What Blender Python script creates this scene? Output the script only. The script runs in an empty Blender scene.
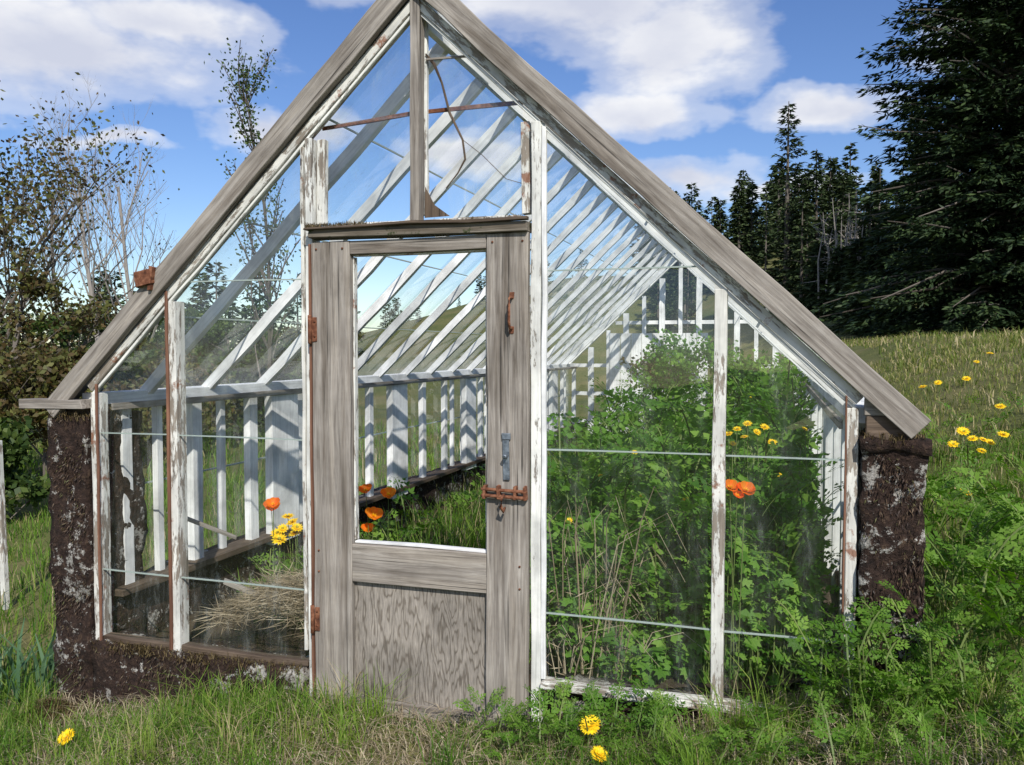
import bpy, math, random
import numpy as np
from mathutils import Vector, Matrix
rng=np.random.default_rng(7); random.seed(7)
sc=bpy.context.scene
R=lambda a,b,n=None: rng.uniform(a,b,n)

# ------------------------------------------------------------ helpers
def nrm(a):
    return a/np.maximum(np.linalg.norm(a,axis=-1,keepdims=True),1e-9)
class MB:
    def __init__(s): s.V=[];s.F=[];s.M=[];s.Rn=[];s.n=0
    def add(s,V,F,mi=0,rnd=None):
        V=np.asarray(V,float).reshape(-1,3);F=np.asarray(F,int).reshape(-1,4)
        s.V.append(V);s.F.append(F+s.n);s.n+=len(V)
        s.M.append(np.full(len(F),mi,int))
        s.Rn.append(np.asarray(rnd,float) if rnd is not None else np.full(len(F),float(rng.random())))
    def build(s,name,mats,parent=None,smooth=False):
        V=np.concatenate(s.V);F=np.concatenate(s.F);M=np.concatenate(s.M);Rn=np.concatenate(s.Rn)
        me=bpy.data.meshes.new(name)
        me.vertices.add(len(V));me.vertices.foreach_set('co',V.astype(np.float32).ravel())
        me.loops.add(len(F)*4);me.loops.foreach_set('vertex_index',F.astype(np.int32).ravel())
        me.polygons.add(len(F));me.polygons.foreach_set('loop_start',np.arange(0,len(F)*4,4,dtype=np.int32))
        me.update(calc_edges=True)
        for m in mats: me.materials.append(m)
        me.polygons.foreach_set('material_index',M.astype(np.int32))
        me.polygons.foreach_set('use_smooth',np.full(len(F),smooth))
        at=me.attributes.new('rnd','FLOAT','FACE');at.data.foreach_set('value',Rn.astype(np.float32))
        me.update()
        o=bpy.data.objects.new(name,me);sc.collection.objects.link(o)
        if parent: o.parent=parent
        return o
def empty(name,loc=(0,0,0)):
    o=bpy.data.objects.new(name,None);o.location=loc;sc.collection.objects.link(o);return o

def leafs(mb,C,A,S,l,w,mi=0,rnd=None):
    n=len(C);l=np.broadcast_to(l,(n,))[:,None];w=np.broadcast_to(w,(n,))[:,None]
    V=np.stack([C,C+A*l*.45+S*w*.5,C+A*l,C+A*l*.45-S*w*.5],1).reshape(-1,3)
    if rnd is None: rnd=rng.random(n)
    mb.add(V,np.arange(4*n).reshape(-1,4),mi,rnd)
def rdir(n,zb=0.):
    v=rng.normal(size=(n,3));v[:,2]+=zb;return nrm(v)
def perp(A):
    return nrm(np.cross(A,rdir(len(A))))
def blades(mb,P,h,w,lean,mi=0,rnd=None):
    n=len(P);az=R(0,6.283,n);d=np.stack([np.cos(az),np.sin(az),0*az],1)
    b=az+R(.8,2.3,n);s=np.stack([np.cos(b),np.sin(b),0*b],1)
    h=np.broadcast_to(h,(n,))[:,None];w=np.broadcast_to(w,(n,))[:,None];lean=np.broadcast_to(lean,(n,))[:,None]
    up=np.array([0,0,1.])
    m=P+up*h*.55+d*lean*h*.28; t=P+up*h*(1-.35*lean)+d*lean*h
    V=np.stack([P-s*w*.5,P+s*w*.5,m+s*w*.42,m-s*w*.42,t+s*w*.06,t-s*w*.06],1).reshape(-1,3)
    i=np.arange(n)[:,None]*6
    F=np.concatenate([i+np.array([[0,1,2,3]]),i+np.array([[3,2,4,5]])],0)
    if rnd is None: rnd=rng.random(n)
    mb.add(V,F,mi,np.concatenate([rnd,rnd]))
def tube(mb,pts,rad,seg=6,mi=0,rnd=None):
    pts=np.asarray(pts,float);k=len(pts);rad=np.broadcast_to(rad,(k,))
    T=nrm(np.gradient(pts,axis=0));ref=np.array([.13,.27,.95]) if abs(T[0,2])<.9 else np.array([1.,.1,0])
    V=[]
    for i in range(k):
        a=nrm(np.cross(T[i],ref));b=np.cross(T[i],a)
        for j in range(seg):
            q=2*math.pi*j/seg;V.append(pts[i]+(a*math.cos(q)+b*math.sin(q))*rad[i])
    F=[]
    for i in range(k-1):
        for j in range(seg):
            F.append([i*seg+j,i*seg+(j+1)%seg,(i+1)*seg+(j+1)%seg,(i+1)*seg+j])
    mb.add(V,F,mi,None if rnd is None else np.full(len(F),rnd))
def fronds(mb,P,az,L,rise,mi=0,npair=6,ns=3,lw=.5,stem=1,rb=None,lf=.5):
    n=len(P);dh=np.stack([np.cos(az),np.sin(az),0*az],1);sv=np.stack([-np.sin(az),np.cos(az),0*az],1)
    up=np.array([0,0,1.]);L=np.broadcast_to(L,(n,))[:,None];rise=np.broadcast_to(rise,(n,))[:,None]
    base=rng.random(n) if rb is None else rb
    pos=lambda t:P+dh*L*t*.75+up*L*(rise*t-.55*t*t)
    for i in range(npair):
        t=.35+.65*i/(npair-1)
        p=pos(t);tang=nrm(dh*.75+up*(rise-1.1*t))
        for side in (-1,1):
            ld=nrm(tang*.55+side*sv*.9+rng.normal(size=(n,3))*.16)
            ll=L*lw*(1.15-t)*.8*R(.75,1.15,n)[:,None]+L*.04
            nv=nrm(np.cross(ld,tang)+rng.normal(size=(n,3))*.25);pp=nrm(np.cross(nv,ld))
            r=np.clip(base+rng.normal(size=n)*.12,0,1)
            for j in range(ns):
                s=(j+.6)/ns;c=p+ld*ll*s*.8
                for sd in (-1,1):
                    A=nrm(ld*.7+sd*pp*.75+rng.normal(size=(n,3))*.12);l2=ll[:,0]*.42*(1.15-.6*s)
                    leafs(mb,c,A,nrm(np.cross(nv,A)),l2,l2*lf,mi,r)
            leafs(mb,p+ld*ll*.65,ld,pp,ll[:,0]*.42,ll[:,0]*.4*lf,mi,r)
    w=L*.010+.001
    for k in range(4):
        a=pos(k/4*1.);b=pos((k+1)/4*1.)
        V=np.stack([a-sv*w,a+sv*w,b+sv*w,b-sv*w],1).reshape(-1,3)
        mb.add(V,np.arange(4*n).reshape(-1,4),stem,base)

# ------------------------------------------------------------ materials
def newmat(name):
    m=bpy.data.materials.new(name);m.use_nodes=True;nt=m.node_tree;nt.nodes.clear()
    return m,nt,nt.nodes,nt.links
def ramp(N,stops,interp='LINEAR'):
    r=N.new('ShaderNodeValToRGB');cr=r.color_ramp;cr.interpolation=interp
    while len(cr.elements)>1: cr.elements.remove(cr.elements[-1])
    cr.elements[0].position=stops[0][0];cr.elements[0].color=(*stops[0][1],1)
    for p,c in stops[1:]:
        e=cr.elements.new(p);e.color=(*c,1)
    return r
g=lambda v:(v,v,v)
def leafmat(name,stops,trans=.3,rough=.55,spec=.25):
    m,nt,N,L=newmat(name)
    at=N.new('ShaderNodeAttribute');at.attribute_name='rnd'
    r=ramp(N,stops);L.new(at.outputs['Fac'],r.inputs[0])
    b=N.new('ShaderNodeBsdfPrincipled');b.inputs['Roughness'].default_value=rough;b.inputs['Specular IOR Level'].default_value=spec
    L.new(r.outputs[0],b.inputs['Base Color'])
    o=N.new('ShaderNodeOutputMaterial')
    if trans<=0:
        L.new(b.outputs[0],o.inputs[0]);return m
    t=N.new('ShaderNodeBsdfTranslucent');hs=N.new('ShaderNodeHueSaturation');hs.inputs['Value'].default_value=1.5;hs.inputs['Saturation'].default_value=1.1
    L.new(r.outputs[0],hs.inputs['Color']);L.new(hs.outputs[0],t.inputs[0])
    mx=N.new('ShaderNodeMixShader');mx.inputs[0].default_value=trans
    L.new(b.outputs[0],mx.inputs[1]);L.new(t.outputs[0],mx.inputs[2])
    L.new(mx.outputs[0],o.inputs[0]);return m
def objcoord(N,L,scale):
    tc=N.new('ShaderNodeTexCoord');oi=N.new('ShaderNodeObjectInfo')
    mu=N.new('ShaderNodeMath');mu.operation='MULTIPLY';mu.inputs[1].default_value=37.;L.new(oi.outputs['Random'],mu.inputs[0])
    ad=N.new('ShaderNodeVectorMath');ad.operation='ADD';L.new(tc.outputs['Object'],ad.inputs[0]);L.new(mu.outputs[0],ad.inputs[1])
    mp=N.new('ShaderNodeMapping');mp.inputs['Scale'].default_value=scale;L.new(ad.outputs[0],mp.inputs[0])
    return ad,mp
def noise(N,L,vec,scale,detail=6,rough=.6,dist=0):
    n=N.new('ShaderNodeTexNoise');n.inputs['Scale'].default_value=scale;n.inputs['Detail'].default_value=min(detail,5)
    n.inputs['Roughness'].default_value=rough;n.inputs['Distortion'].default_value=dist
    if vec is not None: L.new(vec,n.inputs['Vector'])
    return n
def finish(N,L,col,rough=.8,bumps=None,bstr=.4,bdist=.01,spec=.25,metal=0):
    b=N.new('ShaderNodeBsdfPrincipled');b.inputs['Roughness'].default_value=rough;b.inputs['Specular IOR Level'].default_value=spec;b.inputs['Metallic'].default_value=metal
    L.new(col,b.inputs['Base Color'])
    if bumps is not None:
        bp=N.new('ShaderNodeBump');bp.inputs['Strength'].default_value=bstr;bp.inputs['Distance'].default_value=bdist
        L.new(bumps,bp.inputs['Height']);L.new(bp.outputs[0],b.inputs['Normal'])
    o=N.new('ShaderNodeOutputMaterial');L.new(b.outputs[0],o.inputs[0])
def mix(N,L,f,a,b,mode='MIX'):
    m=N.new('ShaderNodeMixRGB');m.blend_type=mode
    for i,v in enumerate((f,a,b)):
        if isinstance(v,(int,float)): m.inputs[i].default_value=v
        elif isinstance(v,tuple): m.inputs[i].default_value=(*v,1)
        else: L.new(v,m.inputs[i])
    return m.outputs[0]
def ramp_out(N,L,src,stops):
    r=ramp(N,stops);L.new(src,r.inputs[0]);return r.outputs[0]
def wood(name,lo,hi,paint=None,cover=.5,lichen=0.,rust=0.):
    m,nt,N,L=newmat(name)
    raw,mp=objcoord(N,L,(30,30,1.6))
    n1=noise(N,L,mp.outputs[0],2.5,8,.65,.6)
    n2=noise(N,L,raw.outputs[0],5,4,.6)
    r=ramp(N,[(.25,lo),(.5,tuple((a+b)/2 for a,b in zip(lo,hi))),(.75,hi)]);L.new(n1.outputs[0],r.inputs[0])
    col=mix(N,L,.5,r.outputs[0],ramp_out(N,L,n2.outputs[0],[(.3,(.35,.33,.30)),(.7,g(1.))]),'MULTIPLY')
    if not paint:
        mps=N.new('ShaderNodeMapping');mps.inputs['Scale'].default_value=(14,14,.9);L.new(raw.outputs[0],mps.inputs[0])
        ns=noise(N,L,mps.outputs[0],1.3,4,.65)
        col=mix(N,L,.8,col,ramp_out(N,L,ns.outputs[0],[(.36,(.52,.48,.44)),(.50,g(.95)),(.66,(1.12,1.09,1.04))]),'MULTIPLY')
    mp3=N.new('ShaderNodeMapping');mp3.inputs['Scale'].default_value=(90,90,1.1);L.new(raw.outputs[0],mp3.inputs[0])
    cr=noise(N,L,mp3.outputs[0],1.2,3,.5)
    crack=ramp_out(N,L,cr.outputs[0],[(.31,g(.15)),(.39,g(1.))])
    col=mix(N,L,.85,col,crack,'MULTIPLY')
    hgt=n1.outputs[0]
    if paint:
        mp2=N.new('ShaderNodeMapping');mp2.inputs['Scale'].default_value=(26,26,5);L.new(raw.outputs[0],mp2.inputs[0])
        n3=noise(N,L,mp2.outputs[0],2.2,9,.72)
        n4=noise(N,L,raw.outputs[0],2.4,2,.5)
        a=N.new('ShaderNodeMath');a.operation='MULTIPLY_ADD';a.inputs[1].default_value=.5;L.new(n4.outputs[0],a.inputs[0]);L.new(n3.outputs[0],a.inputs[2])
        msk=ramp_out(N,L,a.outputs[0],[(1.25-cover-.06,g(0)),(1.25-cover,g(1))])
        pc=mix(N,L,ramp_out(N,L,n2.outputs[0],[(.35,g(0)),(.6,g(1))]),tuple(c*.66 for c in paint),paint)
        pc=mix(N,L,.55,pc,ramp_out(N,L,n1.outputs[0],[(.3,g(.55)),(.55,g(1.))]),'MULTIPLY')
        col=mix(N,L,msk,col,pc);hgt=msk
    if rust:
        n5=noise(N,L,raw.outputs[0],9,5,.7)
        k=ramp_out(N,L,n5.outputs[0],[(.66-rust*.2,g(0)),(.72-rust*.2,g(.85))])
        col=mix(N,L,k,col,(.22,.085,.04))
    if lichen:
        n6=noise(N,L,raw.outputs[0],14,5,.7)
        k=ramp_out(N,L,n6.outputs[0],[(.7-lichen*.2,g(0)),(.74-lichen*.2,g(1))])
        col=mix(N,L,k,col,(.035,.045,.015))
    finish(N,L,col,.85,hgt,.5,.004);return m

M={}
M['grey']=wood('weathered_grey_wood',(.155,.132,.112),(.50,.46,.41))
M['greymoss']=wood('mossy_grey_wood',(.10,.085,.06),(.33,.29,.24),lichen=.6)
M['white']=wood('peeling_white_paint',(.16,.14,.12),(.4,.36,.31),paint=(.80,.80,.75),cover=.59)
M['whiteworn']=wood('worn_white_paint',(.17,.14,.11),(.42,.37,.31),paint=(.74,.73,.67),cover=.51,rust=.30)
M['whiteclean']=wood('interior_white_paint',(.25,.22,.19),(.45,.42,.38),paint=(.88,.88,.86),cover=.76)
M['whitepier']=wood('whitewashed_concrete',(.25,.23,.2),(.5,.48,.44),paint=(.87,.87,.85),cover=.70)
M['redwood']=wood('red_brown_strip',(.12,.055,.035),(.33,.17,.11))
M['dark']=wood('dark_damp_wood',(.05,.035,.025),(.2,.15,.11))
def rustmat():
    m,nt,N,L=newmat('rusty_iron');raw,mp=objcoord(N,L,(1,1,1))
    n=noise(N,L,raw.outputs[0],40,8,.7)
    c=ramp_out(N,L,n.outputs[0],[(.3,(.05,.02,.012)),(.5,(.15,.058,.03)),(.7,(.31,.145,.08))])
    finish(N,L,c,.85,n.outputs[0],.6,.003);return m
M['rust']=rustmat()
def steelmat():
    m,nt,N,L=newmat('dull_steel');raw,mp=objcoord(N,L,(1,1,1));n=noise(N,L,raw.outputs[0],50,5,.6)
    finish(N,L,ramp_out(N,L,n.outputs[0],[(.35,(.10,.12,.14)),(.7,(.3,.34,.38))]),.5,n.outputs[0],.2,.001,.5,.6);return m
M['steel']=steelmat()
def plymat():
    m,nt,N,L=newmat('weathered_plywood');raw,mp=objcoord(N,L,(11,11,2.2))
    d=noise(N,L,mp.outputs[0],1.2,3,.5)
    w=N.new('ShaderNodeMath');w.operation='MULTIPLY';w.inputs[1].default_value=80;L.new(d.outputs[0],w.inputs[0])
    s=N.new('ShaderNodeMath');s.operation='SINE';L.new(w.outputs[0],s.inputs[0])
    mpf=N.new('ShaderNodeMapping');mpf.inputs['Scale'].default_value=(60,60,6);L.new(raw.outputs[0],mpf.inputs[0])
    f=noise(N,L,mpf.outputs[0],3,5,.7)
    c=ramp_out(N,L,s.outputs[0],[(.0,(.36,.32,.275)),(.6,(.31,.275,.23)),(.97,(.20,.17,.14))])
    c=mix(N,L,.75,c,ramp_out(N,L,f.outputs[0],[(.3,g(.35)),(.65,g(1.1))]),'MULTIPLY')
    big=noise(N,L,raw.outputs[0],3.5,4,.65)
    c=mix(N,L,.75,c,ramp_out(N,L,big.outputs[0],[(.35,g(.5)),(.65,g(1.))]),'MULTIPLY')
    finish(N,L,c,.88,f.outputs[0],.4,.003);return m
M['ply']=plymat()
def concmat():
    m,nt,N,L=newmat('mossy_concrete')
    tc=N.new('ShaderNodeTexCoord');v=tc.outputs['Object']
    n=noise(N,L,v,5.5,5,.72);n2=noise(N,L,v,38,5,.7);n3=noise(N,L,v,21,5,.8)
    moss=ramp_out(N,L,n2.outputs[0],[(.3,(.010,.007,.006)),(.55,(.040,.024,.018)),(.75,(.11,.072,.045))])
    con=ramp_out(N,L,n3.outputs[0],[(.3,(.11,.10,.09)),(.5,(.24,.225,.20)),(.70,(.5,.48,.44))])
    a=N.new('ShaderNodeMath');a.operation='MULTIPLY_ADD';a.inputs[1].default_value=1.0;L.new(n3.outputs[0],a.inputs[0]);L.new(n.outputs[0],a.inputs[2])
    mr=N.new('ShaderNodeMapRange');mr.inputs['From Min'].default_value=1.085;mr.inputs['From Max'].default_value=1.14;L.new(a.outputs[0],mr.inputs['Value'])
    c=mix(N,L,mr.outputs[0],moss,con)
    h=mix(N,L,.5,n2.outputs[0],n3.outputs[0])
    finish(N,L,c,.95,h,1.,.035);return m
M['conc']=concmat()
def glassmat(name,dirt,lo=.40):
    m,nt,N,L=newmat(name)
    tr=N.new('ShaderNodeBsdfTransparent');tr.inputs[0].default_value=(.975,.988,.98,1)
    gl=N.new('ShaderNodeBsdfGlossy');gl.inputs['Roughness'].default_value=.015;gl.inputs[0].default_value=(1,1,1,1)
    tc=N.new('ShaderNodeTexCoord')
    wv=noise(N,L,tc.outputs['Object'],3.5,2,.5);bp=N.new('ShaderNodeBump');bp.inputs['Strength'].default_value=.10;bp.inputs['Distance'].default_value=.02
    L.new(wv.outputs[0],bp.inputs['Height']);L.new(bp.outputs[0],gl.inputs['Normal'])
    lw=N.new('ShaderNodeLayerWeight');lw.inputs['Blend'].default_value=.5
    pw=N.new('ShaderNodeMath');pw.operation='POWER';pw.inputs[1].default_value=5;L.new(lw.outputs['Facing'],pw.inputs[0])
    fr=N.new('ShaderNodeMath');fr.operation='MULTIPLY_ADD';fr.inputs[1].default_value=.85;fr.inputs[2].default_value=.06;L.new(pw.outputs[0],fr.inputs[0])
    mx=N.new('ShaderNodeMixShader');L.new(fr.outputs[0],mx.inputs[0]);L.new(tr.outputs[0],mx.inputs[1]);L.new(gl.outputs[0],mx.inputs[2])
    mpd=N.new('ShaderNodeMapping');mpd.inputs['Scale'].default_value=(2.4,2.4,.55);L.new(tc.outputs['Object'],mpd.inputs[0])
    n=noise(N,L,mpd.outputs[0],5,5,.8)
    k=ramp_out(N,L,n.outputs[0],[(lo,g(dirt*.1)),(.58,g(dirt)),(.74,g(dirt*5))])
    df=N.new('ShaderNodeBsdfDiffuse');df.inputs[0].default_value=(.62,.66,.62,1)
    m2=N.new('ShaderNodeMixShader');L.new(k,m2.inputs[0]);L.new(mx.outputs[0],m2.inputs[1]);L.new(df.outputs[0],m2.inputs[2])
    o=N.new('ShaderNodeOutputMaterial');L.new(m2.outputs[0],o.inputs[0]);return m
M['glass']=glassmat('dirty_window_glass',.030,.45)
M['glass2']=glassmat('roof_glass',.055)
def edgeglass():
    m,nt,N,L=newmat('glass_edge');n=noise(N,L,None,20,3)
    finish(N,L,ramp_out(N,L,n.outputs[0],[(.3,(.20,.25,.22)),(.7,(.42,.48,.44))]),.3,spec=.5);return m
M['edge']=edgeglass()

# ------------------------------------------------------------ terrain
def ss(a,b,x):
    t=np.clip((x-a)/(b-a),0,1);return t*t*(3-2*t)
def H(x,y):
    x=np.asarray(x,float);y=np.asarray(y,float)
    z=.30*ss(.4,1.9,x)-.16*ss(.3,1.7,-x)-.3*ss(2,10,-x)
    z=z+1.2*ss(1.6,6.5,x+.15*np.maximum(y,0))
    z=z+.5*ss(5,14,x)
    z=z+(9*ss(20,80,y)+6*ss(80,300,y))*(1-.85*ss(15,42,-x+.0*y))
    am=ss(2.2,5,np.abs(x))+ss(10,14,y)
    am=np.clip(am,0,1)
    z=z+.035*np.sin(2.1*x+.7*y)*np.cos(1.7*y-.6*x)*(.25+am)+.012*np.sin(7.3*x+1.1)*np.sin(6.1*y)
    z=z+.12*np.sin(.6*x+.31*y+1)*np.cos(.43*y)*am
    return z
def ground():
    a=np.concatenate([np.arange(-12,12.01,.15)])
    out=np.array([14,17,20,25,30,36,43,52,65,80,100,130,170,230,300,420,600,900,1500.])
    xs=np.concatenate([-out[::-1],a,out])
    ys=np.concatenate([-out[::-1][:-3],np.arange(-12,30,.25),np.arange(31,90,2.),np.array([95,110,130,160,200,260,340,450,700,1100,1800.])])
    ys=np.unique(ys)
    X,Y=np.meshgrid(xs,ys);Z=H(X,Y)
    V=np.stack([X,Y,Z],-1).reshape(-1,3);nx=len(xs);ny=len(ys)
    i=np.arange(nx-1)[None]+np.arange(ny-1)[:,None]*nx
    F=np.stack([i,i+1,i+1+nx,i+nx],-1).reshape(-1,4)
    m,nt,N,L=newmat('grassy_ground');tc=N.new('ShaderNodeTexCoord');v=tc.outputs['Object']
    n=noise(N,L,v,.35,5,.65);n2=noise(N,L,v,9,5,.7);n3=noise(N,L,v,70,3,.7)
    c=ramp_out(N,L,n.outputs[0],[(.3,(.07,.10,.025)),(.5,(.15,.15,.045)),(.68,(.28,.22,.10))])
    c2=ramp_out(N,L,n2.outputs[0],[(.3,(.04,.05,.018)),(.55,(.11,.13,.035)),(.75,(.24,.19,.10))])
    c=mix(N,L,.5,c,c2);c=mix(N,L,.7,c,ramp_out(N,L,n3.outputs[0],[(.3,g(.35)),(.7,g(1.2))]),'MULTIPLY')
    finish(N,L,c,.95,n2.outputs[0],.6,.05)
    mb=MB();mb.add(V,F,0);return mb.build('ground',[m],smooth=True)
ground()

# ------------------------------------------------------------ greenhouse
GH=empty('greenhouse')
def beam(name,p0,p1,w,d,mat,ref=(0,1,0),parent=None,jit=.0012,bev=.002):
    p0=Vector(p0);p1=Vector(p1);z=(p1-p0);Ln=z.length;z.normalize()
    rf=Vector(ref);y=(rf-z*rf.dot(z)).normalized();x=y.cross(z)
    k=max(1,min(14,int(Ln/.18)));zs=np.linspace(-Ln/2,Ln/2,k+1)
    V=[];F=[]
    for i,q in enumerate(zs):
        jx,jy=random.gauss(0,jit),random.gauss(0,jit)
        for sx,sy in ((-1,-1),(1,-1),(1,1),(-1,1)):
            V.append((sx*w/2+jx+random.gauss(0,jit*.5),sy*d/2+jy*.6,q+(random.gauss(0,jit) if i in(0,k) else 0)))
    for i in range(k):
        a=i*4
        for j in range(4): F.append((a+j,a+(j+1)%4,a+4+(j+1)%4,a+4+j))
    F.append((3,2,1,0));F.append((k*4,k*4+1,k*4+2,k*4+3))
    me=bpy.data.meshes.new(name);me.from_pydata(V,[],F);me.materials.append(M[mat] if isinstance(mat,str) else mat)
    o=bpy.data.objects.new(name,me);sc.collection.objects.link(o)
    o.matrix_world=Matrix(((x.x,y.x,z.x,(p0.x+p1.x)/2),(x.y,y.y,z.y,(p0.y+p1.y)/2),(x.z,y.z,z.z,(p0.z+p1.z)/2),(0,0,0,1)))
    o.parent=parent or GH
    if bev:
        b=o.modifiers.new('b','BEVEL');b.width=min(bev,w*.2,d*.2);b.segments=1;b.limit_method='ANGLE'
    return o
SL=.945;AP=2.755;cs=1/math.hypot(1,SL);LEN=8.8
roof=lambda x,o=0: AP-SL*abs(x)-o
for s,nm in((-1,'left'),(1,'right')):
    dv=.040/cs;e=1.67 if s>0 else 1.69
    beam('bargeboard_'+nm,(0,-.032-.002*s,roof(0,dv)),(s*e,-.032,roof(e,dv)),.078,.030,'grey',jit=.0025)
    dv2=.098/cs
    beam('gable_rafter_'+nm,(0,.012,roof(0,dv2)),(s*1.50,.012,roof(1.50,dv2)),.034,.055,'whiteworn')
    beam('gable_glazing_bead_'+nm,(0,-.0,roof(0,.122/cs)),(s*1.49,-.0,roof(1.49,.122/cs)),.011,.014,'white')
    beam('verge_cap_'+nm,(0,.04,roof(0,.012/cs)),(s*(e+.01),.04,roof(e+.01,.012/cs)),.02,.13,'greymoss',jit=.002)
def post(x,z0,w,mat,d=.06,y=.02,name='gable_post',top=None):
    beam(name,(x,y,z0),(x,y,top if top else roof(abs(x)+w/2,.115/cs)),w,d,mat)
post(-1.478,.12,.036,'whiteworn');post(1.482,.16,.034,'whiteworn')
post(-1.080,.12,.036,'whiteworn');post(1.076,.10,.040,'whiteworn')
beam('rust_strip',(-1.098,-.016,.13),(-1.098,-.016,1.60),.012,.012,'redwood')
beam('rust_strip',(-1.458,-.016,.13),(-1.456,-.016,1.22),.009,.012,'redwood')
beam('rust_strip',(1.462,-.016,.3),(1.462,-.016,1.22),.006,.012,'redwood')
post(-.446,-.05,.030,'white');post(.452,-.05,.036,'white')
beam('door_post_edge',(-.429,-.0,-.03),(-.429,-.0,1.76),.008,.07,'redwood')
beam('glazing_bead',(.481,-.004,.2),(.481,-.004,2.13),.016,.018,'whiteclean')
beam('glazing_bead',(-.472,-.004,.2),(-.472,-.004,2.13),.014,.018,'whiteworn')
beam('lintel',(-.430,-.012,1.795),(.430,-.012,1.790),.034,.075,'greymoss',jit=.003)
beam('lintel_drip',(-.435,-.050,1.815),(.434,-.050,1.812),.012,.03,'dark',jit=.003)
beam('transom_mullion',(0,.0,1.822),(0.004,.0,2.62),.036,.05,'grey')
for s in(-1,1):
    beam('transom_stile',(s*.408,.03,1.84),(s*.404,.03,roof(.41,.15/cs)),.032,.03,'whiteworn')
    beam('transom_rail',(s*.388,.03,1.832),(s*.024,.03,1.832),.014,.028,'whiteworn')
    beam('transom_iron_bar',(s*.42,.055,2.225+.015*s),(s*.02,.055,2.24),.015,.008,'rust')
beam('transom_mullion_white',(.0,.045,1.86),(0.0,.045,2.58),.048,.02,'white')
DR=empty('door');DR.parent=GH
beam('stile_left',(-.342,-.014,.0),(-.342,-.014,1.770),.160,.036,'grey',parent=DR,bev=.003,jit=.002)
beam('stile_right',(.352,-.014,.0),(.352,-.014,1.770),.152,.036,'grey',parent=DR,bev=.003,jit=.002)
beam('top_rail',(-.261,-.012,1.744),(.275,-.012,1.744),.050,.034,'grey',parent=DR)
beam('lock_rail',(-.261,-.012,.562),(.275,-.012,.562),.142,.034,'grey',parent=DR)
beam('bottom_rail',(-.261,-.012,.022),(.275,-.012,.022),.05,.034,'grey',parent=DR)
beam('plywood_panel',(.007,-.0,.04),(.007,-.0,.495),.542,.012,'ply',parent=DR)
beam('window_bead_bottom',(-.258,.002,.639),(.272,.002,.639),.009,.026,'whiteclean',parent=DR)
beam('window_bead_top',(-.258,.002,1.715),(.272,.002,1.715),.006,.026,'whiteworn',parent=DR)
beam('window_bead_side',(.270,.002,.645),(.270,.002,1.71),.007,.026,'whiteworn',parent=DR)
beam('window_bead_side',(-.256,.002,.645),(-.256,.002,1.71),.006,.026,'whiteworn',parent=DR)
def rod(name,p0,p1,r,mat,parent):
    mb=MB();p0=np.array(p0,float);p1=np.array(p1,float)
    pts=[p0+(p1-p0)*t for t in(0,.02,.5,.98,1)];tube(mb,pts,[r*.3,r,r,r,r*.3],10)
    return mb.build(name,[M[mat]],parent,True)
for z in(1.44,.335):
    rod('hinge_barrel',(-.424,-.042,z-.055),(-.424,-.042,z+.055),.008,'rust',DR)
    beam('hinge_leaf',(-.408,-.034,z-.045),(-.408,-.034,z+.045),.020,.004,'rust',parent=DR)
    for k in(-.025,.03): rod('hinge_screw',(-.406,-.040,z+k),(-.406,-.034,z+k),.004,'rust',DR)
mb=MB();tube(mb,[(.372,-.032,1.435),(.372,-.06,1.44),(.372,-.068,1.46),(.372,-.068,1.52),(.372,-.06,1.54),(.372,-.032,1.545)],[.005]*6,8)
mb.build('door_pull',[M['rust']],DR,True)
for z in(1.432,1.552): beam('pull_plate',(.372,-.0345,z-.012),(.372,-.0345,z+.012),.018,.004,'rust',parent=DR)
beam('latch_plate',(.352,-.0355,.905),(.352,-.0355,1.045),.024,.006,'steel',parent=DR)
beam('latch_plate_top',(.352,-.0355,1.048),(.352,-.0355,1.070),.032,.006,'steel',parent=DR)
rod('latch_knob',(.352,-.038,.99),(.352,-.06,.99),.008,'steel',DR)
for k in(0,1): rod('slide_bolt',(.262,-.052,.872-k*.022),(.432,-.052,.868-k*.022),.0065,'rust',DR)
for x in(.275,.33,.390,.426): beam('bolt_bracket',(x,-.045,.838),(x,-.045,.886),.011,.026,'rust',parent=DR)
mb=MB();tube(mb,[(.352,-.062,.858),(.348,-.078,.845),(.346,-.078,.815),(.352,-.07,.80),(.358,-.066,.815)],[.005,.006,.007,.007,.004],8)
mb.build('bolt_ring',[M['rust']],DR,True)
for x,z in((-.40,1.74),(-.29,1.74),(.30,1.74),(.41,1.74),(-.40,.60),(-.40,.52),(.40,.60),(.40,.52),(-.40,.03),(.40,.03)):
    rod('nail_head',(x,-.0345,z),(x,-.0318,z),.004,'rust',DR)
beam('sill_left',(-1.49,.02,.135),(-.475,.02,.140),.022,.05,'dark',jit=.005)
beam('sill_right',(.475,-.0,.185),(1.50,-.0,.180),.026,.06,'whiteworn',jit=.004)
beam('threshold',(-.50,-.03,-.03),(.50,-.03,-.025),.05,.12,'greymoss',jit=.003)
def poly_glass(name,pts,mat,parent=GH):
    me=bpy.data.meshes.new(name);me.from_pydata(pts,[],[tuple(range(len(pts)))]);me.materials.append(M[mat])
    o=bpy.data.objects.new(name,me);sc.collection.objects.link(o);o.parent=parent;return o
rows=[.16,.435,1.02,1.64,2.3]
bays=[(-1.460,-1.100),(-1.060,-.470),(.478,1.054),(1.098,1.464)]
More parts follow.
